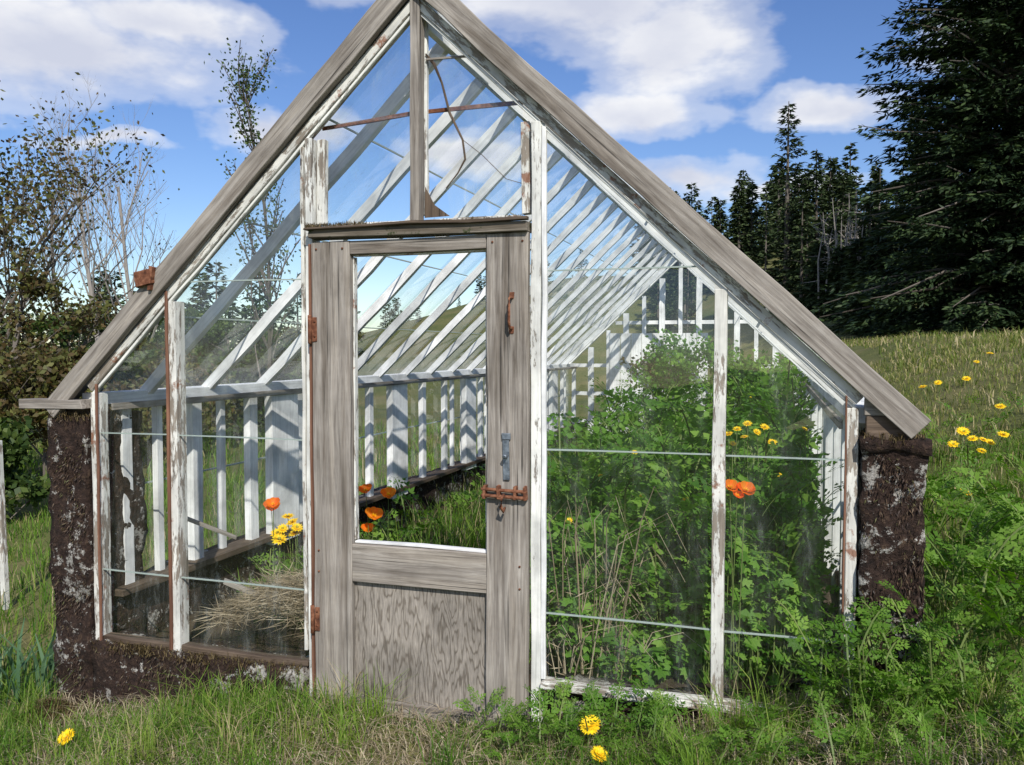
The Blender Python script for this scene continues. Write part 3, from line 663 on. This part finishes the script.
for i in range(34):
    x,y,z=place(R(2.6,6.2),R(36,44));h=R(3.2,5.2);tube(mb,[(x,y,z),(x+R(-.2,.2),y,z+h*.6),(x+R(-.3,.3),y,z+h)],[.045,.03,.01],4,0)
    for q in range(14):
        u=R(.3,1);a=R(0,6.28);l=R(.3,.9)*(1.3-u);tube(mb,[(x,y,z+h*u),(x+math.cos(a)*l,y+math.sin(a)*l,z+h*u+R(-.1,.3))],[.016,.006],3,0)
mb.build('dead_trees',[BARKP])

def decid(name,base,h,spread,leafm,nl,ls,bark,levels=4,seed=1,trunk=.02,up=.5,nb0=9,len0=1.,jit=.022,lenf=(.42,.62),tip=.5):
    rs=random.Random(seed);mb=MB();tips=[]
    def grow(p,d,L,rad,lv):
        k=4 if lv else 8;pts=[p];dd=d.copy()
        for i in range(k):
            dd=nrm(dd+np.array([rs.gauss(0,.13),rs.gauss(0,.13),rs.gauss(.04,.08)])*(1 if lv else .3));pts.append(pts[-1]+dd*L/k)
        tube(mb,pts,np.linspace(rad,rad*(.5 if lv else tip),k+1),5 if lv>1 else 7,1)
        if lv>=levels-1: tips.extend(pts[1:])
        if lv<levels:
            for i in range(rs.choice((3,4)) if lv>0 else nb0):
                t=rs.uniform(.3,1) if lv>0 else rs.uniform(.18,1)
                q=pts[int(t*k)] if t<1 else pts[-1]
                a=rs.uniform(0,6.283);o=np.array([math.cos(a)*spread,math.sin(a)*spread,rs.uniform(.1,.9)*up])
                grow(q,nrm(dd*.45+o),L*rs.uniform(*lenf)*(1.45-t*.9 if lv==0 else 1),rad*.45*(1 if lv else 1-.5*t),lv+1)
    grow(np.array(base,float),np.array([0,0,1.]),h*.72*len0,h*trunk,0)
    tips=np.array(tips)
    if nl:
        idx=rng.integers(0,len(tips),nl);C=tips[idx]+rng.normal(size=(nl,3))*h*jit;A=rdir(nl,-.2)
        leafs(mb,C,A,perp(A),R(.7,1.3,nl)*ls,R(.5,.8,nl)*ls)
    return mb.build(name,[leafm,bark])
x,y,z=place(-51.5,15);decid('rowan_tree',(x,y,z),7.6,.6,LFR,6500,.085,BARK,4,3,trunk=.011,up=1.1)
x,y,z=place(-49.5,12.5);decid('rowan_tree',(x,y,z),3.6,.8,LFR,5000,.075,BARK,4,8,trunk=.014,up=.8)
x,y,z=place(-43.5,19);decid('bare_tree',(x,y,z),7.4,.5,LFR,200,.07,BARKP,4,5,up=1.0,trunk=.008)
x,y,z=place(-42,24);decid('bare_tree',(x,y,z),8.4,.5,LFR,150,.07,BARKP,4,15,up=1.0,trunk=.008)
x,y,z=place(-45.5,22);decid('bare_tree',(x,y,z),7.4,.5,LFR,200,.07,BARK,4,19,up=1.0,trunk=.008)
x,y,z=place(-34.0,15);decid('poplar_tree',(x,y,z),7.3,.36,LF,2200,.065,BARK,3,22,up=1.1,trunk=.0062,nb0=34,len0=1.28,jit=.014,lenf=(.14,.28),tip=.08)
for i,(az,r,hh) in enumerate([(-47,12,2.5),(-44,14,2.7),(-50,9.5,1.6),(-40,16,2.8),(-36,18,3.4),(-53,12,2.0),(-31,22,3.6),(-38,24,4.2),(-45,21,3.6),(-41,13,2.2),(-33.5,17,2.8)]):
    x,y,z=place(az,r);decid('shrub',(x,y,z-.4),hh,1.0,LF if i%3 else LFR,8000,.085+.03*(r>14),BARK,4,30+i,trunk=.014,nb0=12)
decid('currant_bush',(.42,5.2,.1),1.7,.8,HB,2200,.045,BARK,4,61,trunk=.009)
decid('currant_bush',(.98,4.4,.15),1.45,.8,HB,2000,.045,BARK,4,64,trunk=.009)
decid('currant_bush',(.1,6.6,.1),1.45,.9,LFR,1600,.05,BARK,4,66,trunk=.009)
decid('currant_bush',(1.1,6.8,.1),1.6,.9,HB,1800,.05,BARK,4,67,trunk=.009)
SK=empty('wooden_stake');beam('stake',(-3.16,1,-.25),(-3.19,1,.82),.035,.035,'whiteworn',parent=SK)

# ------------------------------------------------------------ camera, light, sky
cam=bpy.data.cameras.new('camera');co=bpy.data.objects.new('camera',cam);sc.collection.objects.link(co)
co.location=(1.25,-2.8,1.36);co.rotation_euler=(math.radians(90-2.2),0,math.radians(17.6))
cam.lens=29.2;cam.sensor_width=36;cam.clip_end=5000;cam.clip_start=.05;sc.camera=co
el=math.radians(41);azs=math.radians(150)
sd=Vector((math.sin(azs)*math.cos(el),math.cos(azs)*math.cos(el),math.sin(el)))
sun=bpy.data.lights.new('sun','SUN');sun.energy=5.0;sun.angle=math.radians(.5);sun.color=(1,.96,.89)
so=bpy.data.objects.new('sun',sun);so.rotation_euler=(-sd).to_track_quat('-Z','Y').to_euler();sc.collection.objects.link(so)
w=bpy.data.worlds.new('World');sc.world=w;w.use_nodes=True;nt=w.node_tree;N=nt.nodes;L=nt.links;N.clear()
sky=N.new('ShaderNodeTexSky');sky.sky_type='NISHITA';sky.sun_disc=False;sky.sun_elevation=el;sky.sun_rotation=azs;sky.air_density=1.0;sky.dust_density=.3;sky.ozone_density=3.5
hs=N.new('ShaderNodeHueSaturation');hs.inputs['Hue'].default_value=.512;hs.inputs['Saturation'].default_value=1.15;hs.inputs['Value'].default_value=1.3;L.new(sky.outputs[0],hs.inputs['Color'])
tc=N.new('ShaderNodeTexCoord')
vn=noise(N,L,tc.outputs['Generated'],5,5,.6)
def vm(op,a,b):
    v=N.new('ShaderNodeVectorMath');v.operation=op
    for i,q in enumerate((a,b)):
        if q is None: continue
        if isinstance(q,tuple): v.inputs[i].default_value=q
        else: L.new(q,v.inputs[i])
    return v
def mm(op,a,b=None):
    v=N.new('ShaderNodeMath');v.operation=op
    for i,q in enumerate((a,b)):
        if q is None: continue
        if isinstance(q,(int,float)): v.inputs[i].default_value=q
        else: L.new(q,v.inputs[i])
    return v.outputs[0]
warp=vm('MULTIPLY',vm('SUBTRACT',vn.outputs['Color'],(.5,.5,.5)).outputs[0],(.16,.16,.09)).outputs[0]
dirv=vm('ADD',tc.outputs['Generated'],warp).outputs[0]
blobs=[(-46,17.5,.20,.07),(-40,20,.12,.035),(-55,20,.2,.07),(-26,25,.15,.08),(-14,23,.22,.085),(-7,20,.12,.075),(-9,15.5,.09,.034),(2.5,15.2,.095,.030),(-6.5,11.5,.12,.032),(-36,24.5,.14,.035),(1.5,10.5,.12,.014),(14,18,.12,.03),(-43,12.5,.07,.010),(-33,14,.1,.03),(-20,13,.14,.03)]
acc=None
for az,e,rx,ry in blobs:
    a=math.radians(az);e=math.radians(e);d0=(math.sin(a)*math.cos(e),math.cos(a)*math.cos(e),math.sin(e))
    ln=vm('LENGTH',vm('MULTIPLY',vm('SUBTRACT',dirv,d0).outputs[0],(1/rx,1/rx,1/ry)).outputs[0],None).outputs['Value']
    v=mm('SUBTRACT',1.,ln);acc=v if acc is None else mm('MAXIMUM',acc,v)
mp=N.new('ShaderNodeMapping');mp.inputs['Scale'].default_value=(1,1,2.2);L.new(tc.outputs['Generated'],mp.inputs[0])
gen=noise(N,L,mp.outputs[0],2.2,5,.6)
sep=N.new('ShaderNodeSeparateXYZ');L.new(tc.outputs['Generated'],sep.inputs[0])
back=mm('SUBTRACT',mm('MULTIPLY',mm('SUBTRACT',gen.outputs[0],.5),5.),mm('MULTIPLY',mm('MAXIMUM',sep.outputs['Y'],0.),3.))
acc=mm('MAXIMUM',acc,back)
fb=noise(N,L,mp.outputs[0],7,5,.55)
dens=mm('ADD',acc,mm('MULTIPLY',mm('SUBTRACT',fb.outputs[0],.5),1.5))
fac=ramp(N,[(-.0,g(0)),(.25,g(.38)),(.70,g(1))],'EASE');L.new(dens,fac.inputs[0])
ccol=ramp(N,[(.35,(6.2,6.5,7.6)),(.62,(9.4,9.4,9.5))])
sh=mm('ADD',mm('MULTIPLY',fb.outputs[0],.9),mm('MULTIPLY',mm('SUBTRACT',.6,dens),.3));L.new(sh,ccol.inputs[0])
mx=mix(N,L,mm('MULTIPLY',fac.outputs[0],.95),hs.outputs[0],ccol.outputs[0])
bg=N.new('ShaderNodeBackground');bg.inputs[1].default_value=.105;L.new(mx,bg.inputs[0])
wo=N.new('ShaderNodeOutputWorld');L.new(bg.outputs[0],wo.inputs[0])
sc.view_settings.view_transform='Standard';sc.view_settings.look='None';sc.view_settings.exposure=0
print('VERTS',sum(len(o.data.vertices) for o in sc.objects if o.type=='MESH'))
